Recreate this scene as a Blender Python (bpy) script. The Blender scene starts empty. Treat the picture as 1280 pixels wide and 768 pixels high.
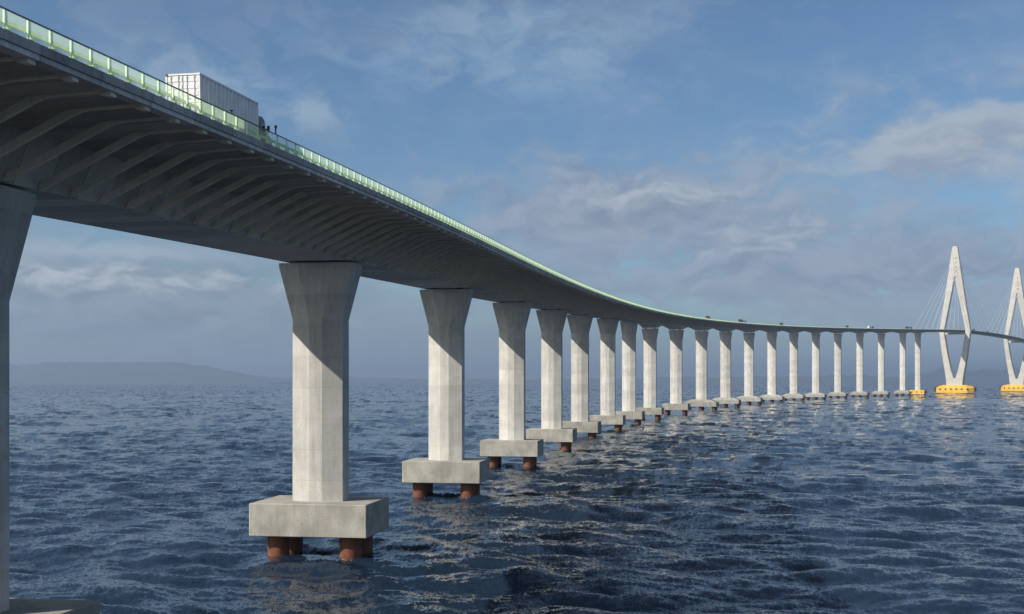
import bpy, bmesh, math, random
import numpy as np
from mathutils import Vector, Matrix

R = math.radians
scene = bpy.context.scene
COL = scene.collection
random.seed(4)
rng = np.random.default_rng(4)

# ------------------------------------------------------------------ helpers
def link(o, parent=None):
    COL.objects.link(o)
    if parent is not None:
        o.parent = parent
    return o

def tag(o, label=None, cat=None, group=None, kind=None):
    if label: o['label'] = label
    if cat: o['category'] = cat
    if group: o['group'] = group
    if kind: o['kind'] = kind
    return o

def empty(name, loc=(0, 0, 0), rz=0.0):
    o = bpy.data.objects.new(name, None)
    o.location = loc
    o.rotation_euler = (0, 0, rz)
    o.empty_display_size = 1.0
    return link(o)

class MB:
    """collects geometry for ONE mesh"""
    def __init__(self):
        self.v, self.f, self.uv = [], [], []
    def add(self, vs, fs):
        b = len(self.v)
        self.v += [tuple(p) for p in vs]
        self.f += [tuple(b + i for i in q) for q in fs]
        return self
    def box(self, c, s, rz=0.0, m=None, bevel=0.0):
        x, y, z = s[0] / 2, s[1] / 2, s[2] / 2
        if bevel > 0:
            b = bevel
            ring = lambda i, zz: [(-x + i + b, -y + i, zz), (x - i - b, -y + i, zz), (x - i, -y + i + b, zz), (x - i, y - i - b, zz),
                                  (x - i - b, y - i, zz), (-x + i + b, y - i, zz), (-x + i, y - i - b, zz), (-x + i, -y + i + b, zz)]
            rs = [ring(b, -z), ring(0, -z + b), ring(0, z - b), ring(b, z)]
            vs = [p for r in rs for p in r]
            fs = [tuple(reversed(range(8))), tuple(range(24, 32))]
            for k in range(3):
                for i in range(8):
                    j = (i + 1) % 8
                    fs.append((k * 8 + i, k * 8 + j, k * 8 + 8 + j, k * 8 + 8 + i))
        else:
            vs = [(-x, -y, -z), (x, -y, -z), (x, y, -z), (-x, y, -z), (-x, -y, z), (x, -y, z), (x, y, z), (-x, y, z)]
            fs = [(3, 2, 1, 0), (4, 5, 6, 7), (0, 1, 5, 4), (1, 2, 6, 5), (2, 3, 7, 6), (3, 0, 4, 7)]
        M = Matrix.Translation(Vector(c)) @ Matrix.Rotation(rz, 4, 'Z')
        if m is not None:
            M = m @ M
        return self.add([M @ Vector(p) for p in vs], fs)
    def loft(self, rings, cap=True):
        n = len(rings[0])
        vs = [p for r in rings for p in r]
        fs = []
        for k in range(len(rings) - 1):
            for i in range(n):
                j = (i + 1) % n
                fs.append((k * n + i, k * n + j, (k + 1) * n + j, (k + 1) * n + i))
        if cap:
            fs.append(tuple(reversed(range(n))))
            fs.append(tuple(range((len(rings) - 1) * n, len(rings) * n)))
        return self.add(vs, fs)
    def cyl(self, p0, p1, r0, r1=None, n=16):
        r1 = r0 if r1 is None else r1
        p0, p1 = Vector(p0), Vector(p1)
        q = (p1 - p0).to_track_quat('Z', 'Y')
        ring = lambda p, r: [p + q @ Vector((r * math.cos(2 * math.pi * i / n), r * math.sin(2 * math.pi * i / n), 0)) for i in range(n)]
        return self.loft([ring(p0, r0), ring(p1, r1)])
    def tube(self, pts, r, n=6):
        rings = []
        for i, p in enumerate(pts):
            a = Vector(pts[max(i - 1, 0)]); b = Vector(pts[min(i + 1, len(pts) - 1)])
            q = (b - a).to_track_quat('Z', 'Y')
            rings.append([Vector(p) + q @ Vector((r * math.cos(2 * math.pi * k / n), r * math.sin(2 * math.pi * k / n), 0)) for k in range(n)])
        return self.loft(rings)
    def prism(self, poly, axis_pts):
        """extrude a closed polygon (list of 3D points) by a vector"""
        d = Vector(axis_pts)
        n = len(poly)
        vs = [Vector(p) for p in poly] + [Vector(p) + d for p in poly]
        fs = [tuple(reversed(range(n))), tuple(range(n, 2 * n))]
        for i in range(n):
            j = (i + 1) % n
            fs.append((i, j, n + j, n + i))
        return self.add(vs, fs)
    def mesh(self, name, mat, smooth=False, uvfun=None):
        me = bpy.data.meshes.new(name)
        me.from_pydata(self.v, [], self.f)
        bm = bmesh.new(); bm.from_mesh(me)
        bmesh.ops.recalc_face_normals(bm, faces=bm.faces)
        bm.to_mesh(me); bm.free()
        me.materials.append(mat)
        if smooth:
            me.polygons.foreach_set('use_smooth', [True] * len(me.polygons))
        return me
    def build(self, name, mat, parent=None, smooth=False):
        o = bpy.data.objects.new(name, self.mesh(name, mat, smooth))
        return link(o, parent)

# ------------------------------------------------------------------ materials
class NT:
    def __init__(self, tree):
        self.t = tree
        self.n = tree.nodes
        self.l = tree.links
    def node(self, kind, **kw):
        nd = self.n.new(kind)
        for k, v in kw.items():
            setattr(nd, k, v)
        return nd
    def put(self, sock, v):
        if hasattr(v, 'is_output'):
            self.l.new(v, sock)
        else:
            sock.default_value = v
    def m(self, op, a, b=None, c=None, clamp=False):
        nd = self.node('ShaderNodeMath', operation=op, use_clamp=clamp)
        self.put(nd.inputs[0], a)
        if b is not None: self.put(nd.inputs[1], b)
        if c is not None: self.put(nd.inputs[2], c)
        return nd.outputs[0]
    def vm(self, op, a, b=None, scale=None):
        nd = self.node('ShaderNodeVectorMath', operation=op)
        self.put(nd.inputs[0], a)
        if b is not None: self.put(nd.inputs[1], b)
        if scale is not None: self.put(nd.inputs['Scale'], scale)
        return nd.outputs[0]
    def noise(self, vec, scale, detail=4.0, rough=0.55, out=0, dist=0.0):
        nd = self.node('ShaderNodeTexNoise')
        self.l.new(vec, nd.inputs['Vector'])
        self.put(nd.inputs['Scale'], scale)
        nd.inputs['Detail'].default_value = detail
        nd.inputs['Roughness'].default_value = rough
        nd.inputs['Distortion'].default_value = dist
        return nd.outputs[out]
    def ramp(self, x, a, b, lo=0.0, hi=1.0, smooth=True):
        nd = self.node('ShaderNodeMapRange', interpolation_type='SMOOTHSTEP' if smooth else 'LINEAR')
        self.put(nd.inputs[0], x)
        for i, v in zip((1, 2, 3, 4), (a, b, lo, hi)):
            self.put(nd.inputs[i], v)
        return nd.outputs[0]
    def mix(self, f, a, b):
        nd = self.node('ShaderNodeMix', data_type='RGBA')
        self.put(nd.inputs[0], f)
        for s, v in ((nd.inputs[6], a), (nd.inputs[7], b)):
            if hasattr(v, 'is_output'): self.l.new(v, s)
            else: s.default_value = (*v[:3], 1.0)
        return nd.outputs[2]
    def sep(self, v):
        nd = self.node('ShaderNodeSeparateXYZ'); self.l.new(v, nd.inputs[0])
        return nd.outputs
    def comb(self, x, y, z):
        nd = self.node('ShaderNodeCombineXYZ')
        for s, v in zip(nd.inputs, (x, y, z)): self.put(s, v)
        return nd.outputs[0]
    def mapping(self, vec, scale=(1, 1, 1), rot=(0, 0, 0), loc=(0, 0, 0)):
        nd = self.node('ShaderNodeMapping')
        self.l.new(vec, nd.inputs[0])
        nd.inputs['Location'].default_value = loc
        nd.inputs['Rotation'].default_value = rot
        nd.inputs['Scale'].default_value = scale
        return nd.outputs[0]

def new_mat(name):
    mt = bpy.data.materials.new(name)
    mt.use_nodes = True
    g = NT(mt.node_tree)
    b = mt.node_tree.nodes['Principled BSDF']
    return mt, g, b

def flat_mat(name, col, rough=0.5, metal=0.0, var=0.12, scale=3.0, spec=0.5):
    mt, g, b = new_mat(name)
    tc = g.node('ShaderNodeTexCoord').outputs['Object']
    n = g.noise(tc, scale, 5.0, 0.6)
    dark = tuple(c * (1 - var) for c in col); lite = tuple(min(1, c * (1 + var)) for c in col)
    g.l.new(g.mix(g.ramp(n, 0.3, 0.7), dark, lite), b.inputs['Base Color'])
    b.inputs['Roughness'].default_value = rough
    b.inputs['Metallic'].default_value = metal
    b.inputs['Specular IOR Level'].default_value = spec
    return mt

def concrete(name, col, stain=0.25, joint=0.0, top_stain=False, streak=0.25, seam=0.0, tone=0.0):
    mt, g, b = new_mat(name)
    tc = g.node('ShaderNodeTexCoord').outputs['Object']
    rnd = g.node('ShaderNodeObjectInfo').outputs['Random']
    off = g.vm('SCALE', (37.0, 19.0, 53.0), scale=rnd)
    p = g.vm('ADD', tc, off)
    big = g.noise(p, 0.35, 5.0, 0.6)
    fine = g.noise(p, 6.0, 6.0, 0.65)
    strk = g.noise(g.mapping(p, (1.6, 1.6, 0.10)), 1.0, 5.0, 0.62)
    spots = g.noise(p, 1.4, 8.0, 0.72)
    f = g.ramp(big, 0.32, 0.68, 1.0 - stain * 0.55, 1.0)
    f = g.m('MULTIPLY', f, g.ramp(fine, 0.25, 0.75, 0.90, 1.05))
    f = g.m('MULTIPLY', f, g.ramp(strk, 0.42, 0.68, 1.0, 1.0 - streak))
    f = g.m('MULTIPLY', f, g.ramp(spots, 0.50, 0.72, 1.0, 1.0 - stain * 0.6))
    if joint > 0:
        z = g.sep(tc)[2]
        fr = g.m('FRACT', g.m('DIVIDE', z, joint))
        ln = g.ramp(g.m('ABSOLUTE', g.m('SUBTRACT', fr, 0.5)), 0.0, 0.012, 0.80, 1.0)
        f = g.m('MULTIPLY', f, ln)
        cell = g.m('FLOOR', g.m('ADD', g.m('DIVIDE', z, joint), 0.5))
        wn = g.node('ShaderNodeTexWhiteNoise', noise_dimensions='1D')
        g.l.new(g.m('ADD', cell, g.m('MULTIPLY', rnd, 91.0)), wn.inputs['W'])
        f = g.m('MULTIPLY', f, g.ramp(wn.outputs[0], 0.0, 1.0, 0.90, 1.04, smooth=False))
    if top_stain:       # pale runs of lime from the top edge of a cap and a damp tide mark
        run = g.noise(g.mapping(p, (2.2, 2.2, 0.25)), 1.0, 6.0, 0.7)
        f = g.m('MULTIPLY', f, g.ramp(run, 0.60, 0.66, 1.0, 1.22))
    if seam > 0:        # match-cast segment joints along the span, each segment with its own tone
        u = g.sep(g.node('ShaderNodeUVMap').outputs[0])[0]
        us = g.m('DIVIDE', u, seam)
        ln = g.ramp(g.m('ABSOLUTE', g.m('SUBTRACT', g.m('FRACT', us), 0.5)), 0.0, 0.02, 0.62, 1.0)
        wn = g.node('ShaderNodeTexWhiteNoise', noise_dimensions='1D')
        g.l.new(g.m('FLOOR', g.m('ADD', us, 0.5)), wn.inputs['W'])
        f = g.m('MULTIPLY', f, g.m('MULTIPLY', ln, g.ramp(wn.outputs[0], 0.0, 1.0, 0.78, 1.12, smooth=False)))
    if tone > 0:
        f = g.m('MULTIPLY', f, g.ramp(g.m('FRACT', g.m('MULTIPLY', rnd, 7.31)), 0.0, 1.0, 1.0 - tone, 1.0 + tone * 0.4, smooth=False))
    nd = g.node('ShaderNodeVectorMath', operation='SCALE')
    warm = g.mix(g.ramp(spots, 0.4, 0.7), col, (col[0] * 1.0, col[1] * 0.96, col[2] * 0.86))
    g.l.new(warm, nd.inputs[0]); g.l.new(f, nd.inputs['Scale'])
    g.l.new(nd.outputs[0], b.inputs['Base Color'])
    b.inputs['Roughness'].default_value = 0.88
    b.inputs['Specular IOR Level'].default_value = 0.25
    bp = g.node('ShaderNodeBump')
    bp.inputs['Strength'].default_value = 0.25
    bp.inputs['Distance'].default_value = 0.03
    g.l.new(g.m('ADD', fine, g.m('MULTIPLY', spots, 2.0)), bp.inputs['Height'])
    g.l.new(bp.outputs[0], b.inputs['Normal'])
    return mt

M = {}
M['column'] = concrete('concrete_column', (0.66, 0.64, 0.60), 0.30, 4.0, streak=0.14, tone=0.12)
M['cap'] = concrete('concrete_cap', (0.425, 0.41, 0.365), 0.55, 0.0, True, streak=0.12, tone=0.15)
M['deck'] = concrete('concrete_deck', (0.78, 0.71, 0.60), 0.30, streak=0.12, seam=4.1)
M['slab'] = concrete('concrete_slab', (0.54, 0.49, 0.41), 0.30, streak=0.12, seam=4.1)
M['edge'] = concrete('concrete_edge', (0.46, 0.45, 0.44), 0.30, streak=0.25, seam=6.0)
M['soffit'] = concrete('concrete_soffit', (0.70, 0.72, 0.74), 0.25, streak=0.1, seam=4.1)  # cool tint puts light reflected off the water into the colour
M['nib'] = concrete('concrete_nib', (0.72, 0.70, 0.67), 0.30, streak=0.2, seam=6.0)
M['strut'] = concrete('concrete_strut', (0.84, 0.77, 0.64), 0.25, streak=0.1)
M['tower'] = concrete('concrete_tower', (0.60, 0.57, 0.52), 0.2, 8.0, streak=0.16)
M['asphalt'] = flat_mat('asphalt', (0.05, 0.05, 0.052), 0.9, var=0.25)
M['rail_dark'] = flat_mat('rail_dark', (0.06, 0.075, 0.075), 0.5)
M['rail_green'] = flat_mat('rail_green', (0.60, 0.78, 0.48), 0.5, var=0.08)
M['white'] = flat_mat('container_white', (0.72, 0.72, 0.71), 0.45, var=0.05, scale=1.2)
M['white_side'] = flat_mat('container_side', (0.74, 0.73, 0.73), 0.5, var=0.07, scale=0.8)
M['bar'] = flat_mat('lock_bar', (0.42, 0.40, 0.38), 0.4, 0.3)
M['rustspot'] = flat_mat('corner_rust', (0.16, 0.08, 0.05), 0.8)
M['tyre'] = flat_mat('tyre', (0.02, 0.02, 0.02), 0.85)
M['black'] = flat_mat('black_paint', (0.02, 0.02, 0.022), 0.4)
M['truck'] = flat_mat('truck_paint', (0.05, 0.035, 0.03), 0.35)
M['chrome'] = flat_mat('metal', (0.5, 0.5, 0.5), 0.3, 0.9)
M['glass'] = flat_mat('dark_glass', (0.01, 0.012, 0.015), 0.08, var=0.0, spec=0.8)
M['cable'] = flat_mat('cable', (0.75, 0.76, 0.78), 0.4)
M['yellow'] = flat_mat('yellow_fender', (0.74, 0.42, 0.03), 0.6, var=0.12, scale=0.15)
M['rubber'] = flat_mat('rubber', (0.03, 0.03, 0.035), 0.8)
M['rope'] = flat_mat('rope', (0.70, 0.62, 0.5), 0.9)
M['teal'] = flat_mat('teal_cloth', (0.10, 0.30, 0.38), 0.8)
M['blue_paint'] = flat_mat('blue_paint', (0.05, 0.09, 0.2), 0.4)
M['bearing'] = flat_mat('bearing', (0.05, 0.05, 0.05), 0.7)

def rust_mat():
    mt, g, b = new_mat('pile_rust')
    tc = g.node('ShaderNodeTexCoord').outputs['Object']
    rnd = g.node('ShaderNodeObjectInfo').outputs['Random']
    p = g.vm('ADD', tc, g.vm('SCALE', (31.0, 17.0, 5.0), scale=rnd))
    n1 = g.noise(p, 1.6, 7.0, 0.7)
    n2 = g.noise(g.mapping(p, (3, 3, 0.5)), 1.0, 5.0, 0.65)
    c = g.mix(g.ramp(n1, 0.35, 0.7), (0.19, 0.062, 0.024), (0.085, 0.033, 0.02))
    c = g.mix(g.ramp(n2, 0.5, 0.7, 0.0, 0.5), c, (0.27, 0.11, 0.045))
    z = g.sep(tc)[2]
    wet = g.ramp(g.m('ADD', z, g.m('MULTIPLY', n1, 0.8)), 0.35, 0.8, 1.0, 0.0)      # weed and wet band at the tide line
    c = g.mix(wet, c, (0.018, 0.018, 0.012))
    g.l.new(c, b.inputs['Base Color'])
    b.inputs['Roughness'].default_value = 0.8
    return mt
M['rust'] = rust_mat()

def panel_mat():
    mt, g, b = new_mat('rail_mesh')
    b.inputs['Base Color'].default_value = (0.74, 0.92, 0.62, 1)
    b.inputs['Roughness'].default_value = 0.6
    out = mt.node_tree.nodes['Material Output']
    tr = g.node('ShaderNodeBsdfTransparent')
    tl = g.node('ShaderNodeBsdfTranslucent'); tl.inputs[0].default_value = (0.74, 0.92, 0.62, 1)
    mx0 = g.node('ShaderNodeMixShader'); mx0.inputs[0].default_value = 0.85
    g.l.new(b.outputs[0], mx0.inputs[1]); g.l.new(tl.outputs[0], mx0.inputs[2])
    mx = g.node('ShaderNodeMixShader'); mx.inputs[0].default_value = 0.18
    g.l.new(tr.outputs[0], mx.inputs[1]); g.l.new(mx0.outputs[0], mx.inputs[2])
    g.l.new(mx.outputs[0], out.inputs[0])
    return mt
M['panel'] = panel_mat()

# ------------------------------------------------------------------ the line of the bridge
EYE = 22.7
NS = np.array([-300, -60, 0, 60, 300, 650, 1000, 1500, 2000, 2400, 3100, 3600.])
HD = np.array([9.8, 9.8, 8.6, 8.3, 10.66, 15.04, 19.51, 26.44, 31.79, 34.17, 35.41, 36.])
DS = 0.5
SG = np.arange(-300, 3600, DS)
TH = np.radians(np.interp(SG, NS, HD))
i0 = int(np.argmin(abs(SG)))
PXc = np.concatenate([[0], np.cumsum(np.sin(TH) * DS)[:-1]]); PXc += -25.0 - PXc[i0]
PYc = np.concatenate([[0], np.cumsum(np.cos(TH) * DS)[:-1]]); PYc += 157.0 - PYc[i0]

PIER_S = [-77.6, 0, 82, 166, 244, 318, 409, 490, 581, 707, 840, 975, 1111, 1246, 1377, 1510, 1645, 1784, 1922, 2064, 2168]
TOWER_S = [2443, 2997]
HAUNCH = [s for s in PIER_S if s > 570]

def soffit0(s):
    s = np.asarray(s, float)
    a = 15.8 + 0.0345 * s
    b = 95.15 + 0.0345 * (s - 2300) - 0.0345 * (s - 2300) ** 2 / 780
    return EYE + np.where(s < 2300, a, b)
def haunch(s):
    d = 0.0
    for p in HAUNCH:
        u = min(abs(s - p) / (62.0 if not (p == 581 and s < p) else 36.0), 1.0)
        d = max(d, 3.0 * (1 - u) ** 2)
    return d
def at(s, x=0.0, z=0.0):
    th = float(np.interp(s, SG, TH))
    px = float(np.interp(s, SG, PXc)); py = float(np.interp(s, SG, PYc))
    return Vector((px + x * math.cos(th), py - x * math.sin(th), float(soffit0(s)) + z)), th
def slope(s):
    return math.atan(float(soffit0(s + 1) - soffit0(s - 1)) / 2)

# ------------------------------------------------------------------ piers
ORD = ['', 'second', 'third', 'fourth', 'fifth', 'sixth', 'seventh', 'eighth', 'ninth', 'tenth', 'eleventh', 'twelfth',
       'thirteenth', 'fourteenth', 'fifteenth', 'sixteenth', 'seventeenth', 'eighteenth', 'nineteenth']

def ring8(a, t, f0, f1, z):
    # prow-like octagon: narrow end face, sloped cheeks, flat sides
    return [(-a, -f0, z), (a, -f0, z), (t, -f1, z), (t, f1, z), (a, f0, z), (-a, f0, z), (-t, f1, z), (-t, -f1, z)]

def pile_mesh(r, top):
    mb = MB(); mb.cyl((0, 0, -2.5), (0, 0, top), r, n=28)
    return mb.mesh('pile', M['rust'], smooth=False)

def make_pier(i, s):
    p, th = at(s)
    root = empty('bridge_pier', (p.x, p.y, 0), -th)
    k = [1, 1, 1, 1, 1, 1, 1, 1.05, 1.12, 1.22, 1.30][i] if i <= 10 else 1.38
    big = i >= 10
    if big: cw, cl, cb, ct, flr = 26.0, 15.0, 3.0, 8.6, 1.22
    elif i == 9: cw, cl, cb, ct, flr = 18.0, 13.0, 3.1, 7.6, 1.24
    else: cw, cl, cb, ct, flr = 15.4, 11.3, 3.1, 7.3, 1.5 if i < 7 else 1.3
    if i == 20: cb = 1.0
    top = p.z - (3.0 if s in HAUNCH else 0.0) - 0.36
    a, t, f0, f1 = 0.85 * k, 3.35 * k, 2.25 * k, 1.45 * k
    fh = 7.3
    mb = MB()
    ta = 2.4 * k if flr > 1.3 else 1.4 * k
    rings = [ring8(a, t, f0, f1, ct - 0.05), ring8(a, t, f0, f1, top - fh)]
    mb.loft(rings)
    mb.build('column', M['column'], root)
    mb = MB()
    mb.loft([ring8(a, t, f0, f1, top - fh + 0.004), ring8(ta, t * flr, f0 * 1.04, f0 * 0.86, top - 0.45), ring8(ta, t * flr, f0 * 1.04, f0 * 0.86, top)])
    mb.build('flared_head', M['column'], root)
    mb = MB()
    if big and i < 20:
        rc = lambda a_, b_, z, c_=0.15: [(-a_ + c_, -b_, z), (a_ - c_, -b_, z), (a_, -b_ + c_, z), (a_, b_ - c_, z), (a_ - c_, b_, z), (-a_ + c_, b_, z), (-a_, b_ - c_, z), (-a_, -b_ + c_, z)]
        mb.loft([rc(cw / 2, cl / 2, cb), rc(cw / 2, cl / 2, cb + 3.4), rc(cw * 0.3, cl * 0.36, ct)])
    else:
        mb.box((0, 0, (cb + ct) / 2), (cw, cl, ct - cb), bevel=0.10)
    mb.build('pile_cap', M['cap'] if i < 20 else M['yellow'], root)
    for x in (-2.6, 2.6):
        mb = MB(); mb.box((x, 0, top + 0.18), (1.3, 1.6, 0.36), bevel=0.03)
        mb.build('bearing', M['bearing'], root)
    pr = 1.4 if not big else 1.5
    pm = pile_mesh(pr, cb + 0.3)
    xs = [-cw / 2 + 2.9, cw / 2 - 2.9] if not big else [-cw / 2 + 2.4, 0, cw / 2 - 2.4]
    for x in xs:
        for y in (-cl / 2 + 2.9, cl / 2 - 2.9):
            o = bpy.data.objects.new('pile', pm); o.location = (x, y, 0); link(o, root)
    if i == 20:
        for x in (-8.5, 0, 8.5):
            mb = MB(); mb.cyl((x, -cl / 2 - 0.5, 5.0), (x, -cl / 2 + 0.05, 5.0), 1.0, 1.3, n=14); mb.build('bumper', M['rubber'], root)
        mb = MB(); mb.box((cw / 2 + 0.6, 0, 4.6), (1.25, cl * 0.9, 3.6), bevel=0.2); mb.build('bumper', M['rubber'], root)
    grp = 'concrete piers of the viaduct'
    if i == 0: lab = 'concrete pier cut off by the left edge of the photo'
    elif i == 1: lab = 'largest fully visible concrete pier, standing on a wide pile cap with rusty piles'
    elif i == 20: lab = 'far concrete pier on the small yellow pile cap, next to the cable tower'
    elif i == 19: lab = 'slim far concrete pier just left of the one with a yellow pile cap'
    elif i == 9: lab = 'concrete pier with the first longer, shallow arched span to its right'
    elif i == 10: lab = 'pale pier with the first extra wide pile cap, tenth from the left edge of the row'
    else: lab = '%s concrete pier to the right of the largest one, counting along the row' % ('first' if i == 2 else ORD[i - 1])
    if i == 10: lab = 'pale pier on the first extra wide pile cap, ninth to the right of the largest'
    if i == 2: lab = 'concrete pier next right of the largest one, two orange piles under its cap'
    tag(root, lab, 'bridge pier', grp)
    return root

PIERS = [make_pier(i, s) for i, s in enumerate(PIER_S)]

# ------------------------------------------------------------------ deck
S0, S1 = -230, 3450
stations = list(np.arange(S0, 700, 3.0)) + list(np.arange(700, S1, 6.0))
droot_p, _ = at(0)
deck = empty('bridge_deck', (droot_p.x, droot_p.y, 0))
tag(deck, 'long curving concrete viaduct deck on ribbed underside struts, swinging away to the right', 'bridge deck')
ORG = Vector((droot_p.x, droot_p.y, 0))
HW = 17.2

def sweep(profile, name, mat, parent, org=ORG, st=None, haunched=(), closed=True):
    """sweep a closed profile [(x, z)] along the bridge; profile indices in haunched follow the haunches"""
    mb = MB(); rings = []
    for s in (st or stations):
        h = haunch(s) if haunched else 0
        rg = []
        for j, (x, z) in enumerate(profile):
            zz = z - h if j in haunched else z
            q, _ = at(s, x, zz)
            rg.append(q - org)
        rings.append(rg)
    mb.loft(rings)
    o = mb.build(name, mat, parent)
    me_ = o.data; n_ = len(profile); sl_ = list(st or stations)
    uvl = me_.uv_layers.new(name='along')
    vi = np.empty(len(me_.loops), np.int32); me_.loops.foreach_get('vertex_index', vi)
    uv = np.stack([np.asarray(sl_, float)[vi // n_] + 2.05, (vi % n_).astype(float)], -1).astype(np.float32)
    uvl.data.foreach_set('uv', uv.ravel())
    return o

sweep([(-4.7, 0), (4.7, 0), (6.1, 3.35), (-6.1, 3.35)], 'box_girder', M['deck'], deck, haunched=(0, 1))
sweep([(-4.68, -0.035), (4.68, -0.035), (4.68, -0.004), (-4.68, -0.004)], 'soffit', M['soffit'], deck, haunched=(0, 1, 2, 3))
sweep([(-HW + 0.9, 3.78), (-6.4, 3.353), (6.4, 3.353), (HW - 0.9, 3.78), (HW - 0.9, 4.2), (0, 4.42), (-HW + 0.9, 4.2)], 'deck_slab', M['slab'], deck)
for sg in (1, -1):
    sweep([(sg * (HW - 0.9), 3.923), (sg * HW, 3.923), (sg * HW, 4.42), (sg * (HW - 0.9), 4.42)], 'edge_beam', M['edge'], deck)
    sweep([(sg * (HW - 0.9), 3.62), (sg * (HW - 0.10), 3.62), (sg * (HW - 0.10), 3.92), (sg * (HW - 0.9), 3.92)], 'edge_nib', M['nib'], deck)
sweep([(-HW + 0.95, 4.22), (HW - 0.95, 4.22), (0, 4.44)], 'road_surface', M['asphalt'], deck)

# struts under the cantilever
def strut_profile(sg):
    lo = [(4.74, 0.02), (5.2, 0.02), (12.0, 3.20), (12.6, 3.42), (13.2, 3.53), (15.9, 3.62), (16.25, 3.44), (16.75, 3.44), (16.75, 3.615)]
    up = [(16.2, 3.76), (12.4, 3.64), (11.7, 3.56), (5.6, 0.72), (5.04, 0.60)]
    if sg < 0:
        lo[0:2] = [(5.05, 0.70), (6.3, 0.80)]; up[-1] = (5.3, 1.15); up[-2] = (6.0, 1.3)
    return [(sg * x, z) for x, z in lo + up]
def strut_mb(mb, s, sg, local=False, w=0.34):
    prof = strut_profile(sg)
    if local:
        mb.prism([(x, -w / 2, z) for x, z in prof], (0, w, 0))
        mb.box((sg * 16.72, 0, 3.5), (0.42, 0.62, 0.26))
    else:
        p, th = at(s)
        Mm = Matrix.Translation(p - ORG) @ Matrix.Rotation(-th, 4, 'Z') @ Matrix.Rotation(slope(s), 4, 'X')
        n0 = len(mb.v)
        mb.prism([(x, -w / 2, z) for x, z in prof], (0, w, 0))
        mb.v[n0:] = [tuple(Mm @ Vector(q)) for q in mb.v[n0:]]
mb = MB(); strut_mb(mb, 0, 1, True)
smesh = mb.mesh('strut', M['strut'])
SSTEP = 4.1
ss = [-120 + SSTEP * k for k in range(int((580 + 120) / SSTEP))]
for s in ss[:100]:
    o = bpy.data.objects.new('strut', smesh)
    p, th = at(s)
    o.location = p - ORG
    o.rotation_euler = (slope(s), 0, -th)
    link(o, deck)
mb = MB()
for s in ss[100:]: strut_mb(mb, s, 1)
for s in np.arange(585, 1500, SSTEP * 1.0): strut_mb(mb, s, 1)
for s in ss: strut_mb(mb, s, -1)
tag(mb.build('strut', M['strut'], deck), kind='stuff')

# ------------------------------------------------------------------ railing along the near edge
RX = HW - 0.12
rail = empty('railing', (droot_p.x, droot_p.y, 0))
tag(rail, 'pale green open railing with a thin dark handrail along the near edge of the deck', 'railing')
rst = [s for s in stations if -150 <= s]
RH = 1.0
sweep([(RX - 0.05, 4.42 + RH), (RX + 0.05, 4.42 + RH), (RX + 0.05, 4.42 + RH + 0.045), (RX - 0.05, 4.42 + RH + 0.045)], 'handrail', M['rail_dark'], rail, st=rst)
sweep([(RX - 0.012, 4.44), (RX + 0.012, 4.44), (RX + 0.012, 4.42 + RH - 0.02), (RX - 0.012, 4.42 + RH - 0.02)], 'mesh_infill', M['panel'], rail, st=rst)
def post_local(mb, m=None):
    mb.box((RX - 0.075, 0, 4.42 + RH / 2), (0.10, 0.09, RH - 0.02), m=m)
    mb.box((RX + 0.02, 0, 4.44), (0.22, 0.30, 0.05), m=m)
mb = MB(); post_local(mb); pm_ = mb.mesh('post', M['rail_green'])
ps = [-112 + 2.0 * k for k in range(1400)]
ps = [s for s in ps if s < 2400]
for s in ps[:100]:
    o = bpy.data.objects.new('post', pm_)
    p, th = at(s); o.location = p - ORG; o.rotation_euler = (0, 0, -th); link(o, rail)
mb = MB()
for s in ps[100:]:
    p, th = at(s)
    post_local(mb, Matrix.Translation(p - ORG) @ Matrix.Rotation(-th, 4, 'Z'))
tag(mb.build('post', M['rail_green'], rail), kind='stuff')

# crash barrier just inside it, on triangular posts
GX = HW - 0.50
bar = empty('crash_barrier', (droot_p.x, droot_p.y, 0))
tag(bar, 'low pale green crash barrier on triangular brackets just inside the railing', 'crash barrier')
sweep([(GX - 0.1, 4.42 + 0.5), (GX, 4.42 + 0.47), (GX, 4.42 + 0.68), (GX - 0.1, 4.42 + 0.65)], 'beam', M['rail_green'], bar, st=rst)
def gpost_local(mb, m=None):
    poly = [Vector((GX + 0.30, -0.04, 4.42)), Vector((GX - 0.05, -0.04, 4.42)), Vector((GX - 0.02, -0.04, 5.02)), Vector((GX + 0.04, -0.04, 5.02))]
    d = Vector((0, 0.09, 0))
    poly2 = [Vector((q.x, q.y, q.z)) for q in poly]
    if m is not None:
        d = m.to_3x3() @ d; poly2 = [m @ q for q in poly2]
    mb.prism(poly2, d)
    mb.box((GX + 0.1, 0.16, 4.62), (0.34, 0.05, 0.40), m=m)
mb = MB(); gpost_local(mb); gm_ = mb.mesh('bracket', M['rail_green'])
for s in ps[:100]:
    o = bpy.data.objects.new('bracket', gm_)
    p, th = at(s + 0.55); o.location = p - ORG; o.rotation_euler = (0, 0, -th); link(o, bar)
mb = MB()
for s in ps[100:500]:
    p, th = at(s + 0.55)
    gpost_local(mb, Matrix.Translation(p - ORG) @ Matrix.Rotation(-th, 4, 'Z'))
tag(mb.build('bracket', M['rail_green'], bar), kind='stuff')

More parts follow.
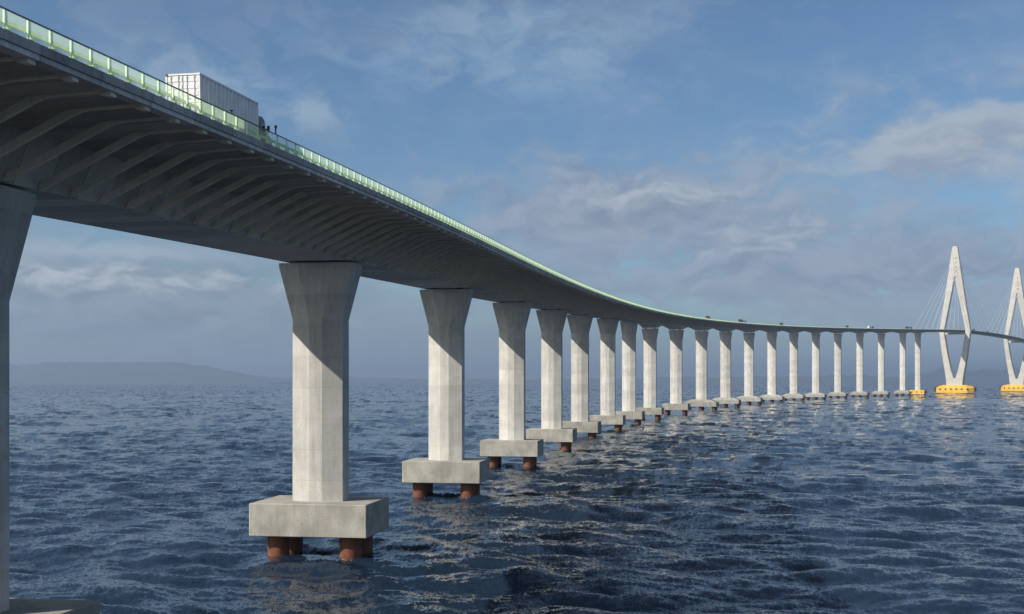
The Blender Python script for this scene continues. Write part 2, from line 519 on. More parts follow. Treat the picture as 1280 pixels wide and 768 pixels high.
# small dark marker lamps on the handrail
def s_for(px, off, s_lo, s_hi):
    best = None
    for s in np.arange(s_lo, s_hi, 0.25):
        q, _ = at(s, off)
        e = abs(640 + 1500 * q.x / q.y - px)
        if best is None or e < best[0]: best = (e, s)
    return float(best[1])
for px, hh, lab in ((290, 0.22, 'short black marker lamp on the handrail beside the white container'),
                    (344, 0.62, 'tall black marker post on the handrail just past the truck cab')):
    s = s_for(px, RX, -110, 0)
    q, th = at(s, RX, 4.42 + RH + 0.07)
    o = empty('marker_lamp', q, -th)
    mb = MB(); mb.cyl((0, 0, -0.02), (0, 0, hh * 0.7), 0.06, n=10); mb.build('stem', M['black'], o)
    mb = MB(); mb.cyl((0, 0, hh * 0.7), (0, 0, hh), 0.10, 0.12, n=10); mb.build('lamp_head', M['black'], o)
    tag(o, lab, 'marker lamp')

# ------------------------------------------------------------------ truck with the white container
SC = -71.0; CX = 13.35; CL = 10.9; CW = 2.6; CH = 2.9
q, th = at(SC, CX, 4.30)
rot = Matrix.Rotation(-th, 4, 'Z') @ Matrix.Rotation(slope(SC), 4, 'X')
def placed(name, local):
    o = empty(name)
    o.matrix_world = Matrix.Translation(q) @ rot @ Matrix.Translation(local)
    return o
truck = placed('truck', (0, 0, 0))
tag(truck, 'dark low truck on the bridge deck carrying the white container away', 'truck')
mb = MB(); mb.box((0, CL / 2 + 0.9, 1.02), (1.1, CL + 1.9, 0.34)); mb.box((0, 0.35, 0.98), (2.4, 0.12, 0.3))
for y in (0.2, 3.2, 6.4, 9.4): mb.box((0, y, 1.18), (2.44, 0.22, 0.16))
mb.build('chassis', M['black'], truck)
wm = MB(); wm.cyl((-0.17, 0, 0), (0.17, 0, 0), 0.5, n=22); wmesh = wm.mesh('wheel', M['tyre'])
hm = MB(); hm.cyl((-0.185, 0, 0), (0.185, 0, 0), 0.26, n=16); hmesh = hm.mesh('rim', M['chrome'])
for y in (1.2, 2.5, 9.4, 13.2):
    for x in (-1.05, 1.05):
        w = bpy.data.objects.new('wheel', wmesh); w.location = (x, y, 0.5); link(w, truck)
        r_ = bpy.data.objects.new('rim', hmesh); link(r_, w)
for x in (-0.8, 0.8):
    mb = MB(); mb.box((x, 0.27, 0.9), (0.5, 0.06, 0.16)); mb.build('tail_light', flat_mat('tail_light', (0.35, 0.02, 0.02), 0.3), truck)
# cab: raked screen, rounded roof
prof = [(11.35, 0.55), (11.35, 2.9), (11.6, 3.2), (12.3, 3.25), (12.75, 3.05), (13.15, 2.2), (14.2, 1.75), (14.4, 1.4), (14.4, 0.5)]
mb = MB(); mb.prism([(-1.18, y, z) for y, z in prof], (2.36, 0, 0)); mb.build('cab', M['truck'], truck)
mb = MB(); mb.box((1.185, 12.4, 2.5), (0.03, 0.9, 0.6)); mb.build('side_window', M['glass'], truck)
mb = MB(); mb.box((1.42, 13.0, 2.4), (0.2, 0.12, 0.5)); mb.box((1.28, 13.0, 2.4), (0.25, 0.05, 0.05)); mb.build('mirror', M['black'], truck)
mb = MB(); mb.cyl((0.95, 11.27, 0.9), (0.95, 11.27, 3.5), 0.08, n=10); mb.build('exhaust_stack', M['black'], truck)

cont = placed('shipping_container', (0, 0.3, 1.27))
tag(cont, 'white corrugated shipping container riding on the truck, its doors facing back', 'container')
# body: corrugated sides, flat roof
mb = MB()
n = 15; ybeg, yend = 0.16, CL - 0.14
pts = []
for k in range(n):
    y0 = ybeg + (yend - ybeg) * k / n; st_ = (yend - ybeg) / n
    pts += [(y0, 0.0), (y0 + st_ * 0.30, 0.0), (y0 + st_ * 0.42, 0.085), (y0 + st_ * 0.88, 0.085)]
pts.append((yend, 0.0))
for sg in (1, -1):
    vs, fs = [], []
    for y, d in pts:
        x = sg * (CW / 2 - 0.012 - d)
        vs += [(x, y, 0.16), (x, y, CH - 0.12)]
    for k in range(len(pts) - 1):
        fs.append((2 * k, 2 * k + 2, 2 * k + 3, 2 * k + 1))
    mb.add(vs, fs)
mb.box((0, CL / 2, CH - 0.10), (CW - 0.14, CL - 0.2, 0.05)); mb.box((0, CL / 2, 0.12), (CW - 0.14, CL - 0.2, 0.08)); mb.box((0, CL - 0.10, CH / 2), (CW - 0.2, 0.06, CH - 0.2))
mb.build('body', M['white_side'], cont)
mb = MB()
for x in (-CW / 2 + 0.06, CW / 2 - 0.06):
    mb.box((x, CL / 2, CH - 0.06), (0.12, CL - 0.34, 0.115)); mb.box((x, CL / 2, 0.08), (0.12, CL - 0.34, 0.155))
    for y in (0.08, CL - 0.08): mb.box((x, y, CH / 2), (0.118, 0.158, CH - 0.36))
for y in (0.08, CL - 0.08):
    mb.box((0, y, CH - 0.065), (CW - 0.36, 0.12, 0.12)); mb.box((0, y, 0.075), (CW - 0.36, 0.12, 0.14))
mb.build('frame', M['white'], cont)
for sx in (-1, 1):
    mb = MB()
    x0 = sx * 0.60
    mb.box((x0, 0.075, CH / 2), (1.13, 0.05, CH - 0.34))
    for zz in (0.45, 0.97, 1.47, 1.97, 2.47): mb.box((x0, 0.042, zz), (1.08, 0.03, 0.30), bevel=0.012)
    d = mb.build('door', M['white'], cont)
    for xb in (x0 - 0.28, x0 + 0.28):
        mb = MB(); mb.cyl((xb, 0.0, 0.1), (xb, 0.0, CH - 0.1), 0.022, n=8)
        for zz in (0.3, 1.1, 2.6): mb.box((xb, 0.01, zz), (0.12, 0.05, 0.06))
        mb.box((xb + 0.12, -0.02, 1.15), (0.3, 0.03, 0.04))
        mb.build('lock_bar', M['bar'], d)
for x in (-1, 1):
    for y in (0.09, CL - 0.09):
        for z in (0.08, CH - 0.07):
            mb = MB(); mb.box((x * (CW / 2 - 0.085), y, z), (0.19, 0.20, 0.16), bevel=0.015)
            mb.build('corner_casting', M['rustspot'] if (x < 0 and z > 1) else M['white'], cont)

# ------------------------------------------------------------------ distant traffic
def far_truck(s, off, kind, L, H, body, cabm, label, rev=False):
    q_, th_ = at(s, off, 4.30)
    o = empty(kind, q_, -th_ + (math.pi if rev else 0))
    tag(o, label, kind.replace('_', ' '), 'vehicles far along the deck')
    W = 2.5
    if kind == 'bus':
        mb = MB(); mb.box((0, 0, 0.35 + (H - 0.35) / 2), (W, L, H - 0.35), bevel=0.18); mb.build('body', body, o)
        mb = MB(); mb.box((0, 0, H * 0.66), (W + 0.03, L * 0.94, H * 0.24)); mb.build('window_band', M['glass'], o)
    elif kind == 'van':
        pr_ = [(-L / 2, 0.35), (-L / 2, H - 0.1), (-L / 2 + 0.15, H), (L * 0.16, H), (L * 0.33, H * 0.62), (L / 2, H * 0.5), (L / 2, 0.35)]
        mb = MB(); mb.prism([(-W / 2, y, z) for y, z in pr_], (W, 0, 0)); mb.build('body', body, o)
        mb = MB(); mb.box((0, -L * 0.02, H * 0.74), (W + 0.03, L * 0.3, H * 0.22)); mb.build('window_band', M['glass'], o)
    else:
        mb = MB(); mb.box((0, -1.2, 1.1 + (H - 1.1) / 2), (W, L - 2.6, H - 1.1), bevel=0.05); mb.build('cargo_box', body, o)
        pr_ = [(L / 2 - 2.2, 0.5), (L / 2 - 2.2, 2.9), (L / 2 - 0.5, 2.9), (L / 2 - 0.1, 1.7), (L / 2, 0.5)]
        mb = MB(); mb.prism([(-W / 2 + 0.05, y, z) for y, z in pr_], (W - 0.1, 0, 0)); mb.build('cab', cabm, o)
        mb = MB(); mb.box((0, 0, 0.85), (1.0, L - 0.6, 0.3)); mb.build('chassis', M['black'], o)
    for y in (-L * 0.33, L * 0.33):
        for x in (-1.05, 1.05):
            w = bpy.data.objects.new('wheel', wmesh); w.location = (x, y, 0.5); link(w, o)
    return o
FV = [(885, 'truck', 9, 3.4, 'truck', 'dark truck on the deck above the tenth pier, small and brown'),
      (926, 'truck', 13, 3.8, 'black', 'long black truck on the deck, leading the pair left of mid right'),
      (931, 'van', 6.5, 3.2, 'blue_paint', 'dark blue van right behind the long black truck'),
      (977, 'truck', 9, 3.6, 'black', 'short black truck alone on the deck above the middle piers'),
      (1059, 'truck', 10, 4.0, 'truck', 'dark brown truck on the deck left of the small white one'),
      (1086.5, 'truck', 10, 4.1, 'white', 'white box truck on the far deck'),
      (1091, 'van', 6.5, 3.4, 'black', 'black van just ahead of the white box truck'),
      (1134, 'truck', 15, 4.4, 'black', 'black heavy truck where the first stay cables meet the deck'),
      (1138, 'truck', 13, 4.2, 'blue_paint', 'dark blue truck just ahead of the black heavy truck'),
      (1217, 'bus', 12, 4.0, 'black', 'dark bus on the deck just right of the nearer tower'),
      (1234, 'bus', 12, 3.6, 'blue_paint', 'blue bus on the deck midway between the two towers')]
for px, kind, L, H, mt_, lab in FV:
    off = 12.5
    s = s_for(px, off, 500, 2990)
    far_truck(s, off, kind, L, H, M[mt_], M['black'] if mt_ == 'white' else M[mt_], lab)

# ------------------------------------------------------------------ cable towers
def tower(s, label):
    p, th = at(s)
    root = empty('bridge_tower', (p.x, p.y, 0), -th)
    tag(root, label, 'bridge tower', 'diamond towers of the cable stayed span')
    zb, zn, zd, zs, zt = 17.0, 34.0, p.z + 2.0, 235.0, 294.0
    def sec(xa, xb, d, z, c=1.0):
        return [(xa + c, -d, z), (xb - c, -d, z), (xb, -d + c, z), (xb, d - c, z), (xb - c, d, z), (xa + c, d, z), (xa, d - c, z), (xa, -d + c, z)]
    # foot block and lower legs
    mb = MB(); mb.loft([sec(-15.5, 15.5, 7.5, zb - 0.1), sec(-17.0, 17.0, 7.2, zn - 3)]); mb.build('foot', M['tower'], root)
    for sg in (-1, 1):
        mb = MB(); rings = []
        for z, xi, xo, d in ((zn - 3.0, 2.2, 16.9, 7.1), (zn + 2, 3.4, 17.6, 6.9), (zn + 12, 6.6, 19.2, 6.6), ((zn + zd) / 2, 13.5, 24.6, 5.6), (zd - 6, 19.6, 29.6, 5.0), (zd, 20.2, 30.2, 4.9)):
            r_ = sec(xi, xo, d, z) if sg > 0 else sec(-xo, -xi, d, z)
            rings.append(r_)
        mb.loft(rings); mb.build('lower_leg', M['tower'], root)
        mb = MB(); rings = []
        for z, xi, xo, d in ((zd + 0.003, 20.2, 30.2, 4.9), (zd + 4, 20.0, 29.8, 4.8), (zd + 50, 11.2, 22.3, 4.6), (zs - 14, 2.4, 15.4, 4.4), (zs, 0.4, 13.6, 4.3)):
            rings.append(sec(xi, xo, d, z) if sg > 0 else sec(-xo, -xi, d, z))
        mb.loft(rings); mb.build('upper_leg', M['tower'], root)
    mb = MB(); mb.loft([sec(-13.4, 13.4, 4.25, zs - 2), sec(-10.2, 10.2, 4.0, zs + 22), sec(-6.2, 6.2, 3.6, zt - 8), sec(-4.4, 4.4, 3.2, zt)]); mb.build('mast_head', M['tower'], root)
    mb = MB(); mb.box((0, 0, p.z - 1.95), (40.6, 6.0, 3.6), bevel=0.2); mb.build('cross_beam', M['tower'], root)
    for k in range(6):          # recessed rusty anchor boxes on the face of the head
        z = 226 + 9.0 * k
        mb = MB(); mb.box((1.6, -4.35, z), (4.6 - 0.45 * k, 0.9, 4.2), bevel=0.15); mb.build('anchor_box', M['anchor'], root)
    mb = MB(); mb.cyl((0, 0, zt - 0.2), (0, 0, zt + 8), 0.35, 0.15, n=8); mb.build('antenna', M['rail_dark'], root)
    # yellow fender pontoon with rounded ends and dark bumpers
    a, b_, c_ = 37.0, 13.5, 11.0
    fr = lambda i_, z: [(-a + c_ + i_, -b_ + i_, z), (a - c_ - i_, -b_ + i_, z), (a - i_, -b_ + c_ + i_, z), (a - i_, b_ - c_ - i_, z),
                        (a - c_ - i_, b_ - i_, z), (-a + c_ + i_, b_ - i_, z), (-a + i_, b_ - c_ - i_, z), (-a + i_, -b_ + c_ + i_, z)]
    mb = MB(); mb.loft([fr(0.8, 0.6), fr(0, 1.6), fr(0, 11.0), fr(6.0, zb)]); mb.build('fender', M['yellow'], root)
    for k in range(6):
        x = -26 + 10.4 * k
        mb = MB(); mb.cyl((x, -b_ - 0.9, 9.0), (x, -b_ + 0.1, 9.0), 1.5, 1.8, n=16); mb.build('bumper', M['rubber'], root)
    for sg in (-1, 1):
        mb = MB(); mb.box((sg * (a + 1.2), 0, 8.5), (2.6, 9.5, 9.0), bevel=0.5); mb.build('bumper', M['rubber'], root)
    return root, p, th
M['anchor'] = flat_mat('anchor_rust', (0.44, 0.36, 0.29), 0.8, var=0.3, scale=0.3)
for s, lab in zip(TOWER_S, ('nearer pale diamond shaped cable tower standing on a yellow fender', 'farther diamond shaped cable tower at the right edge of the photo')):
    root, p, th = tower(s, lab)
    inv = (Matrix.Translation((p.x, p.y, 0)) @ Matrix.Rotation(-th, 4, 'Z')).inverted()
    for dirn in (-1, 1):
        for sg in (-1, 1):
            for k in range(6):
                ds_ = 40 + 240 * k / 6.0
                e, _ = at(s + dirn * ds_, sg * 16.6, 4.3)
                a_ = inv @ e
                top = Vector((sg * (4.6 - 0.3 * k), dirn * (3.8 - 0.1 * k), 228 + 8.5 * k))
                mb = MB(); mb.cyl(a_, top, 0.15, n=6); mb.build('stay_cable', M['cable'], root)

# ------------------------------------------------------------------ hills across the water
def hill(nodes, D, depth, seed, rug=0.06, name='hills'):
    r2 = np.random.default_rng(seed)
    xs = np.array([(a - 640) / 1500 * D for a, _ in nodes]); hs = np.array([(478 - b) / 1500 * D + EYE for _, b in nodes])
    nx, ny = 220, 22
    X = np.linspace(xs[0], xs[-1], nx)
    Hh = np.interp(X, xs, hs)
    nz = np.zeros(nx)
    for o_ in range(1, 7):
        ph = r2.random() * 6.28; nz += np.sin(X / (xs[-1] - xs[0]) * 6.28 * (2.3 ** o_) + ph) / (1.7 ** o_)
    env = np.clip(Hh / Hh.max(), 0, 1)
    Hh = Hh + nz * rug * Hh.max() * env
    mb = MB(); vs = []
    for j in range(ny):
        v = j / (ny - 1) * 2 - 1
        prof_ = math.cos(v * math.pi / 2) ** 1.2 if abs(v) < 1 else 0
        for i in range(nx):
            wob = 1 + 0.18 * math.sin(X[i] * 0.004 + j * 1.3) + 0.12 * math.sin(X[i] * 0.011 - j * 2.1)
            z = Hh[i] * prof_ * (wob if abs(v) > 0.12 else 1) - 2.0
            vs.append((X[i], D + v * depth + 120 * math.sin(X[i] * 0.0021), min(z, 310)))
    fs = [(j * nx + i, j * nx + i + 1, (j + 1) * nx + i + 1, (j + 1) * nx + i) for j in range(ny - 1) for i in range(nx - 1)]
    mb.add(vs, fs)
    o = mb.build(name, M['hill'], None, smooth=True)
    tag(o, kind='structure')
    return o
def hill_mat():
    mt, g, b = new_mat('hill_woods')
    tc = g.node('ShaderNodeTexCoord').outputs['Object']
    n_ = g.noise(tc, 0.006, 6.0, 0.65)
    g.l.new(g.mix(g.ramp(n_, 0.35, 0.65), (0.045, 0.06, 0.045), (0.08, 0.085, 0.06)), b.inputs['Base Color'])
    b.inputs['Roughness'].default_value = 1.0
    return mt
M['hill'] = hill_mat()
hill([(-420, 470), (-200, 462), (-60, 459), (20, 458), (50, 459.5), (70, 455), (95, 451.5), (160, 452), (215, 453), (250, 458), (285, 465), (320, 471), (360, 477.5)], 17500, 1500, 1, 0.035)
hill([(250, 477.5), (330, 473), (420, 472), (520, 474), (640, 475), (760, 474), (860, 472), (960, 472), (1060, 470), (1180, 474), (1260, 477.5)], 20000, 1200, 2)
hill([(1090, 477), (1140, 470), (1172, 466), (1182, 463), (1240, 463.5), (1320, 462), (1450, 461), (1700, 468), (1900, 476)], 21000, 1300, 3, 0.01)

# ------------------------------------------------------------------ water
def ocean_tile(N, L, wind, ang, lo, hi, seed, spread=2.0):
    r_ = np.random.default_rng(seed)
    kx = np.fft.fftfreq(N, L / N) * 2 * np.pi
    KX, KY = np.meshgrid(kx, kx)
    K = np.hypot(KX, KY); K[0, 0] = 1e-6
    Lw = wind ** 2 / 9.81
    cs = (KX * math.cos(ang) + KY * math.sin(ang)) / K
    P = np.exp(-1 / (K * Lw) ** 2) / K ** 4 * np.where(cs > 0, abs(cs) ** spread, 0.25 * abs(cs) ** spread)
    lam = 2 * np.pi / K
    P *= (lam > lo) & (lam < hi)
    P[0, 0] = 0
    A = np.sqrt(P) * (r_.normal(size=(N, N)) + 1j * r_.normal(size=(N, N)))
    h = np.real(np.fft.ifft2(A)); sx = np.real(np.fft.ifft2(1j * KX * A)); sy = np.real(np.fft.ifft2(1j * KY * A))
    dx = np.real(np.fft.ifft2(-1j * KX / K * A)); dy = np.real(np.fft.ifft2(-1j * KY / K * A))
    rs = np.sqrt(np.mean(sx ** 2 + sy ** 2))
    return h / rs, dx / rs, dy / rs, sx / rs, sy / rs          # unit rms slope
def bil(T, L, x, y):
    N = T.shape[0]
    u = (x / L * N) % N; v = (y / L * N) % N
    i = np.floor(u).astype(int) % N; j = np.floor(v).astype(int) % N
    fu = u - np.floor(u); fv = v - np.floor(v)
    i1 = (i + 1) % N; j1 = (j + 1) % N
    return (T[j, i] * (1 - fu) + T[j, i1] * fu) * (1 - fv) + (T[j1, i] * (1 - fu) + T[j1, i1] * fu) * fv

WAVE_ANG = R(-112)
ang = np.concatenate([np.arange(-180, -27, 2.2), np.arange(-27, 27, 0.072), np.arange(27, 180.01, 2.2)])
ang = np.radians(ang[:-1] if abs(ang[-1] - 180) < 1e-6 else ang)
rr = [2.0, 12, 25, 40, 55, 70, 82, 92]
r_ = 98.0
while r_ < 24000:
    rr.append(r_)
    r_ += max(0.26, r_ * r_ / (1200 * EYE) * 0.62)
rr.append(24500)
rr = np.array(rr)
RRg, AA = np.meshgrid(rr, ang, indexing='ij')
WX = RRg * np.sin(AA); WY = RRg * np.cos(AA)
drad = np.gradient(rr)[:, None] * np.ones_like(WX)
H = np.zeros_like(WX); DX = np.zeros_like(WX); DY = np.zeros_like(WX)
lost = np.zeros_like(WX)
BANDS = [(512, 811.0, 9.0, 14.0, 110.0, 0.085, 11, 1.0), (512, 293.0, 9.0, 5.0, 14.0, 0.165, 12, 0.9), (512, 97.0, 9.0, 1.1, 5.0, 0.135, 13, 0.4)]
TX = np.zeros_like(WX); TY = np.zeros_like(WX)
for N, L, wnd, lo, hi, sl, sd, floor_ in BANDS:
    h, dx, dy, sx, sy = ocean_tile(N, L, wnd, WAVE_ANG, lo, hi, sd)
    fade = np.clip(1.3 - drad / (lo * 0.9), floor_, 1)
    lfade = np.clip(1.3 - drad / (lo * 0.9), 0, 1)
    near = np.clip((RRg - 60) / 30, 0, 1)
    # turn each tile differently so that the repeats never line up
    ca, sa = math.cos(sd * 0.13 - 1.6), math.sin(sd * 0.13 - 1.6)
    h_, a_, b_ = bil(h, L, WX, WY), bil(dx, L, WX, WY), bil(dy, L, WX, WY)
    H += h_ * sl * fade * near; DX += a_ * sl * fade * near * 0.9; DY += b_ * sl * fade * near * 0.9
    TX += bil(sx, L, WX, WY) * sl * (1 - lfade) * 0.6; TY += bil(sy, L, WX, WY) * sl * (1 - lfade) * 0.6
    lost += (sl * (1 - lfade)) ** 2
nr, na = WX.shape
WASH = np.zeros_like(H)
for i_, s_ in enumerate(PIER_S[:7]):
    p_, t_ = at(s_)
    for lx_ in (-4.8, 4.8):
        for ly_ in (-2.75, 2.75):
            qx = p_.x + lx_ * math.cos(t_) + ly_ * math.sin(t_); qy = p_.y - lx_ * math.sin(t_) + ly_ * math.cos(t_)
            WASH = np.maximum(WASH, np.clip(1 - (np.hypot(WX - qx, WY - qy) - 1.4) / 0.9, 0, 1))
sg_ = H[(RRg > 100) & (RRg < 600)].std()
FO = np.clip((H / sg_ - 3.2) / 0.9, 0, 1) * np.clip(1.6 - RRg / 900, 0, 1)
FO = np.maximum(FO, WASH * 0.42)
co = np.stack([WX + DX, WY + DY, H], -1).reshape(-1, 3).astype(np.float32)
idx = np.arange(nr * na).reshape(nr, na)
q0 = idx[:-1, :]; q1 = np.roll(idx, -1, 1)[:-1, :]; q2 = np.roll(idx, -1, 1)[1:, :]; q3 = idx[1:, :]
quads = np.stack([q0, q3, q2, q1], -1).reshape(-1, 4)
centre = len(co)
co = np.vstack([co, np.zeros((1, 3), np.float32)])
tris = np.stack([np.full(na, centre), idx[0, :], np.roll(idx[0, :], -1)], -1)
me = bpy.data.meshes.new('water')
me.vertices.add(len(co)); me.vertices.foreach_set('co', co.ravel())
nl = quads.size + tris.size
me.loops.add(nl); me.loops.foreach_set('vertex_index', np.concatenate([quads.ravel(), tris.ravel()]).astype(np.int32))
me.polygons.add(len(quads) + len(tris))
me.polygons.foreach_set('loop_start', np.concatenate([np.arange(len(quads)) * 4, quads.size + np.arange(len(tris)) * 3]).astype(np.int32))
me.polygons.foreach_set('use_smooth', np.ones(len(quads) + len(tris), bool))
me.update(calc_edges=True); me.validate()
at_ = me.attributes.new('lost', 'FLOAT', 'POINT')
at_.data.foreach_set('value', np.concatenate([np.sqrt(lost).ravel(), [0.15]]).astype(np.float32))
tl_ = me.attributes.new('tilt', 'FLOAT_VECTOR', 'POINT')
tv = np.zeros((len(co), 3), np.float32); tv[:-1, 0] = -TX.ravel(); tv[:-1, 1] = -TY.ravel()
tl_.data.foreach_set('vector', tv.ravel())
fo_ = me.attributes.new('foam', 'FLOAT', 'POINT')
fo_.data.foreach_set('value', np.concatenate([FO.ravel(), [0.0]]).astype(np.float32))
water = link(bpy.data.objects.new('water', me))
tag(water, kind='structure')

def water_mat():
    mt, g, b = new_mat('sea_water')
    geo = g.node('ShaderNodeNewGeometry')
    pos = geo.outputs['Position']; nrm = geo.outputs['Normal']
    la = g.node('ShaderNodeAttribute', attribute_name='lost').outputs['Fac']
    gust = g.noise(g.mapping(pos, (1.0, 0.55, 1.0)), 0.0045, 4.0, 0.6)
    gust2 = g.noise(g.mapping(pos, (1.0, 0.6, 1.0), loc=(300, 70, 0)), 0.03, 3.0, 0.55)
    gf = g.m('MULTIPLY', g.ramp(gust, 0.3, 0.7, 0.6, 1.35), g.ramp(gust2, 0.3, 0.7, 0.75, 1.25))
    total = g.node('ShaderNodeAttribute', attribute_name='tilt').outputs['Vector']
    rotz = WAVE_ANG
    for sc, amp, det, far in ((4.4, 0.75, 2.0, False), (1.6, 0.62, 2.0, False), (0.30, 2.7, 2.0, True), (0.06, 2.2, 2.0, True), (0.014, 1.8, 2.0, True)):
        v = g.mapping(pos, (1.0, 0.55, 1.0), rot=(0, 0, -rotz))
        c = g.noise(v, sc, det, 0.5, out=1)
        d = g.vm('SUBTRACT', c, (0.5, 0.5, 0.5))
        d = g.vm('SCALE', d, scale=amp if not far else g.m('MULTIPLY', la, amp))
        total = d if total is None else g.vm('ADD', total, d)
    total = g.vm('SCALE', total, scale=gf)
    total = g.vm('MULTIPLY', total, (1, 1, 0))
    nn = g.vm('NORMALIZE', g.vm('ADD', nrm, total))
    g.l.new(nn, b.inputs['Normal'])
    fa = g.node('ShaderNodeAttribute', attribute_name='foam').outputs['Fac']
    fn = g.noise(g.mapping(pos, (1.0, 0.6, 1.0), rot=(0, 0, -rotz)), 1.3, 8.0, 0.75)
    fm = g.ramp(g.m('MULTIPLY', fa, g.ramp(fn, 0.46, 0.66)), 0.15, 0.5)
    g.l.new(g.mix(fm, (0.011, 0.022, 0.041), (0.72, 0.75, 0.77)), b.inputs['Base Color'])
    g.l.new(g.ramp(fm, 0.0, 1.0, 0.05, 0.7), b.inputs['Roughness'])
    b.inputs['IOR'].default_value = 1.26
    return mt
me.materials.append(water_mat())

# ------------------------------------------------------------------ haze
mt = bpy.data.materials.new('haze_air'); mt.use_nodes = True
g = NT(mt.node_tree)
mt.node_tree.nodes.remove(mt.node_tree.nodes['Principled BSDF'])
pv = g.node('ShaderNodeVolumePrincipled')
pv.inputs['Color'].default_value = (0.49, 0.63, 0.85, 1)
pv.inputs['Density'].default_value = 0.85e-4
pv.inputs['Anisotropy'].default_value = 0.3
g.l.new(pv.outputs[0], mt.node_tree.nodes['Material Output'].inputs['Volume'])
mb = MB(); mb.box((0, 0, 165), (52000, 52000, 340))
hz = mb.build('haze', mt)
tag(hz, kind='stuff')

# ------------------------------------------------------------------ light
EL = R(35.0)
bh = R(9.2); al = R(50.0)
fx, fy = -math.sin(bh), -math.cos(bh); lx, ly = -math.cos(bh), math.sin(bh)
sx_, sy_ = math.cos(al) * fx + math.sin(al) * lx, math.cos(al) * fy + math.sin(al) * ly
sun_dir = Vector((sx_ * math.cos(EL), sy_ * math.cos(EL), math.sin(EL)))
sun = bpy.data.lights.new('sun', 'SUN'); sun.energy = 4.9; sun.angle = R(0.5); sun.color = (1.0, 0.95, 0.87)
so = link(bpy.data.objects.new('sun', sun)); so.rotation_euler = sun_dir.to_track_quat('Z', 'Y').to_euler(); so.location = (-200, -200, 300)

w = bpy.data.worlds.new('World'); scene.world = w; w.use_nodes = True
g = NT(w.node_tree)
bg = w.node_tree.nodes['Background']; bg.inputs['Strength'].default_value = 0.106
sky = g.node('ShaderNodeTexSky', sky_type='NISHITA', sun_disc=False, sun_elevation=EL, sun_rotation=math.atan2(sx_, sy_))
sky.air_density = 1.0; sky.dust_density = 0.6; sky.ozone_density = 2.5; sky.altitude = 0
d = g.node('ShaderNodeTexCoord').outputs['Generated']
dx_, dy_, dz_ = g.sep(d)
DEG = 180 / math.pi
az = g.m('MULTIPLY', g.m('ARCTAN2', dx_, dy_), DEG)
el = g.m('MULTIPLY', g.m('ARCSINE', dz_), DEG)
P2 = g.comb(az, el, 0.0)
col = sky.outputs[0]
# deepen the blue of the low sky a little
SKYGAIN = g.vm('MULTIPLY', col, (0.58, 0.70, 0.79))
col = SKYGAIN
warp = g.noise(g.mapping(P2, (0.25, 0.4, 1)), 1.0, 3.0, 0.5, out=1)
P3 = g.vm('ADD', P2, g.vm('SCALE', g.vm('SUBTRACT', warp, (0.5, 0.5, 0.5)), scale=3.0))
def pxang(x, y):
    a = math.atan((x - 640) / 1500)
    return math.degrees(a), math.degrees(math.atan((478 - y) / 1500 * math.cos(a)))
def cloud(col, x, y, wx, wy, colour, amount, scale=(0.35, 0.9), lo=0.42, hi=0.62, detail=6.0, seed=0.0, rough=0.6):
    a0, e0 = pxang(x, y)
    wa, we = wx / 1500 * DEG, wy / 1500 * DEG
    u = g.m('DIVIDE', g.m('SUBTRACT', az, a0), wa)
    v = g.m('DIVIDE', g.m('SUBTRACT', el, e0), we)
    r2 = g.m('ADD', g.m('MULTIPLY', u, u), g.m('MULTIPLY', v, v))
    mask = g.m('POWER', 2.718, g.m('MULTIPLY', r2, -1.0))
    n_ = g.noise(g.mapping(P3, (scale[0], scale[1], 1), loc=(seed, seed * 0.7, 0)), 1.0, detail, rough)
    n_ = g.m('ADD', n_, g.m('MULTIPLY', g.m('SUBTRACT', mask, 0.5), 0.28))
    alpha = g.m('MULTIPLY', g.ramp(n_, lo, hi), g.m('MULTIPLY', mask, amount), clamp=True)
    return g.mix(alpha, col, colour)

def shaded_cloud(col, x, y, wx, wy, dark, lite, amount, scale, lo, hi, seed, detail=5.0, rough=0.52, contrast=0.17):
    """a cumulus bank: density from noise under a soft outline, its sun side (up and to the left) lighter"""
    a0, e0 = pxang(x, y)
    wa, we = wx / 1500 * DEG, wy / 1500 * DEG
    u = g.m('DIVIDE', g.m('SUBTRACT', az, a0), wa)
    v = g.m('DIVIDE', g.m('SUBTRACT', el, e0), we)
    mask = g.m('POWER', 2.718, g.m('MULTIPLY', g.m('ADD', g.m('MULTIPLY', u, u), g.m('MULTIPLY', v, v)), -1.0))
    l0 = (seed, seed * 0.7, 0)
    n0 = g.noise(g.mapping(P3, (scale[0], scale[1], 1), loc=l0), 1.0, detail, rough)
    n1 = g.noise(g.mapping(P3, (scale[0], scale[1], 1), loc=(l0[0] - 0.16, l0[1] + 0.26, 0)), 1.0, 4.0, rough)
    dn = g.m('ADD', n0, g.m('MULTIPLY', g.m('SUBTRACT', mask, 0.5), 0.30))
    alpha = g.m('MULTIPLY', g.ramp(dn, lo, hi), g.m('MULTIPLY', g.m('POWER', mask, 0.6), amount), clamp=True)
    lit = g.ramp(g.m('SUBTRACT', n0, n1), -contrast, contrast)
    return g.mix(alpha, col, g.mix(lit, dark, lite))
col = cloud(col, 640, 60, 270, 80, (3.0, 4.2, 5.4), 0.55, (0.16, 0.42), 0.40, 0.75, seed=3.1)
col = cloud(col, 150, 110, 260, 60, (2.9, 3.9, 5.0), 0.75, (0.16, 0.42), 0.38, 0.70, seed=8.1)
col = cloud(col, 385, 140, 60, 26, (3.2, 4.0, 4.9), 0.6, (0.4, 0.7), 0.38, 0.66, seed=5.5)
col = shaded_cloud(col, 1215, 175, 230, 60, (2.5, 3.0, 3.9), (3.6, 4.1, 4.7), 0.95, (0.22, 0.5), 0.34, 0.60, 12.0)
col = shaded_cloud(col, 770, 265, 260, 62, (1.8, 2.35, 3.35), (2.75, 3.3, 4.2), 1.0, (0.24, 0.62), 0.34, 0.56, 17.0)
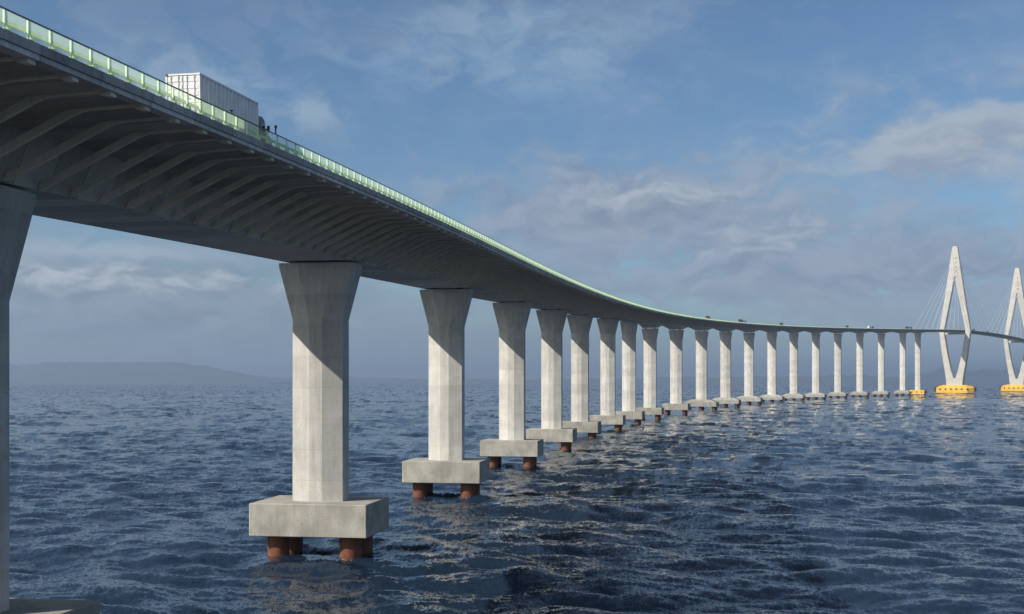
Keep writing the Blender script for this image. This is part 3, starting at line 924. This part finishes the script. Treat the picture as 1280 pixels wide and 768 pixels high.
col = shaded_cloud(col, 1060, 335, 420, 62, (1.95, 2.5, 3.5), (2.8, 3.3, 4.2), 0.95, (0.2, 0.6), 0.33, 0.56, 31.0)
col = shaded_cloud(col, 820, 245, 110, 18, (2.4, 2.9, 3.8), (4.0, 4.6, 5.3), 0.75, (0.5, 1.0), 0.42, 0.60, 22.0)
col = shaded_cloud(col, 960, 300, 130, 28, (2.2, 2.7, 3.6), (3.9, 4.4, 5.1), 0.7, (0.4, 0.8), 0.44, 0.60, 26.0)
# the grey bank low on the left with its bright upper rim
col = shaded_cloud(col, 150, 380, 360, 58, (1.85, 2.45, 3.2), (2.55, 3.15, 3.8), 1.0, (0.25, 0.6), 0.28, 0.48, 41.0)
col = shaded_cloud(col, 120, 346, 210, 17, (2.4, 2.9, 3.6), (4.6, 5.1, 5.6), 0.8, (0.40, 0.8), 0.40, 0.58, 36.0)
col = cloud(col, 130, 313, 200, 14, (3.6, 4.2, 4.9), 0.6, (0.3, 1.1), 0.40, 0.66, seed=46.0)
col = cloud(col, 640, 440, 900, 50, (1.9, 2.6, 3.5), 0.65, (0.1, 0.5), 0.30, 0.6, seed=51.0)
col = cloud(col, 1230, 425, 230, 60, (2.7, 3.5, 4.5), 0.75, (0.1, 0.5), 0.28, 0.55, seed=57.0)
# loose cover elsewhere round the sky
nall = g.noise(g.mapping(P3, (0.05, 0.13, 1), loc=(2, 9, 0)), 1.0, 6.0, 0.58)
col = g.mix(g.m('MULTIPLY', g.ramp(nall, 0.44, 0.62), g.ramp(el, 16.0, 28.0, 0.15, 0.45)), col, (3.3, 3.6, 4.1))
bdir = g.node('ShaderNodeVectorMath', operation='DOT_PRODUCT')  # unseen brighter clouds added behind and to the left, to lift the shaded concrete
g.l.new(d, bdir.inputs[0]); bdir.inputs[1].default_value = (math.sin(R(-140)), math.cos(R(-140)), 0)
side = g.m('MULTIPLY', g.ramp(bdir.outputs['Value'], 0.25, 0.65), g.ramp(el, 2.0, 10.0))
nb = g.noise(g.mapping(P3, (0.045, 0.07, 1), loc=(5, 3, 0)), 1.0, 6.0, 0.6)
col = g.mix(g.m('MULTIPLY', g.ramp(nb, 0.33, 0.52), g.m('MULTIPLY', side, 0.9)), col, (10.5, 10.4, 10.1))
g.l.new(col, bg.inputs['Color'])

# ------------------------------------------------------------------ camera, render settings
cam = bpy.data.cameras.new('camera'); cam.sensor_width = 36.0; cam.lens = 36.0 * 1500 / 1280
cam.shift_y = (478 - 384) / 1280.0
cam.clip_start = 0.5; cam.clip_end = 80000
co_ = link(bpy.data.objects.new('camera', cam)); co_.location = (0, 0, EYE); co_.rotation_euler = (R(90), 0, 0)
scene.camera = co_
scene.view_settings.view_transform = 'Standard'
scene.view_settings.look = 'None'
scene.view_settings.exposure = 0.18
scene.view_settings.gamma = 1.0
scene.render.engine = 'CYCLES'
scene.cycles.use_denoising = True
scene.cycles.max_bounces = 6
scene.cycles.diffuse_bounces = 4
scene.cycles.glossy_bounces = 3
scene.cycles.transparent_max_bounces = 12
scene.cycles.volume_bounces = 0
scene.cycles.caustics_reflective = True
scene.cycles.blur_glossy = 1.0
scene.cycles.caustics_refractive = False
scene.cycles.sample_clamp_indirect = 4.0
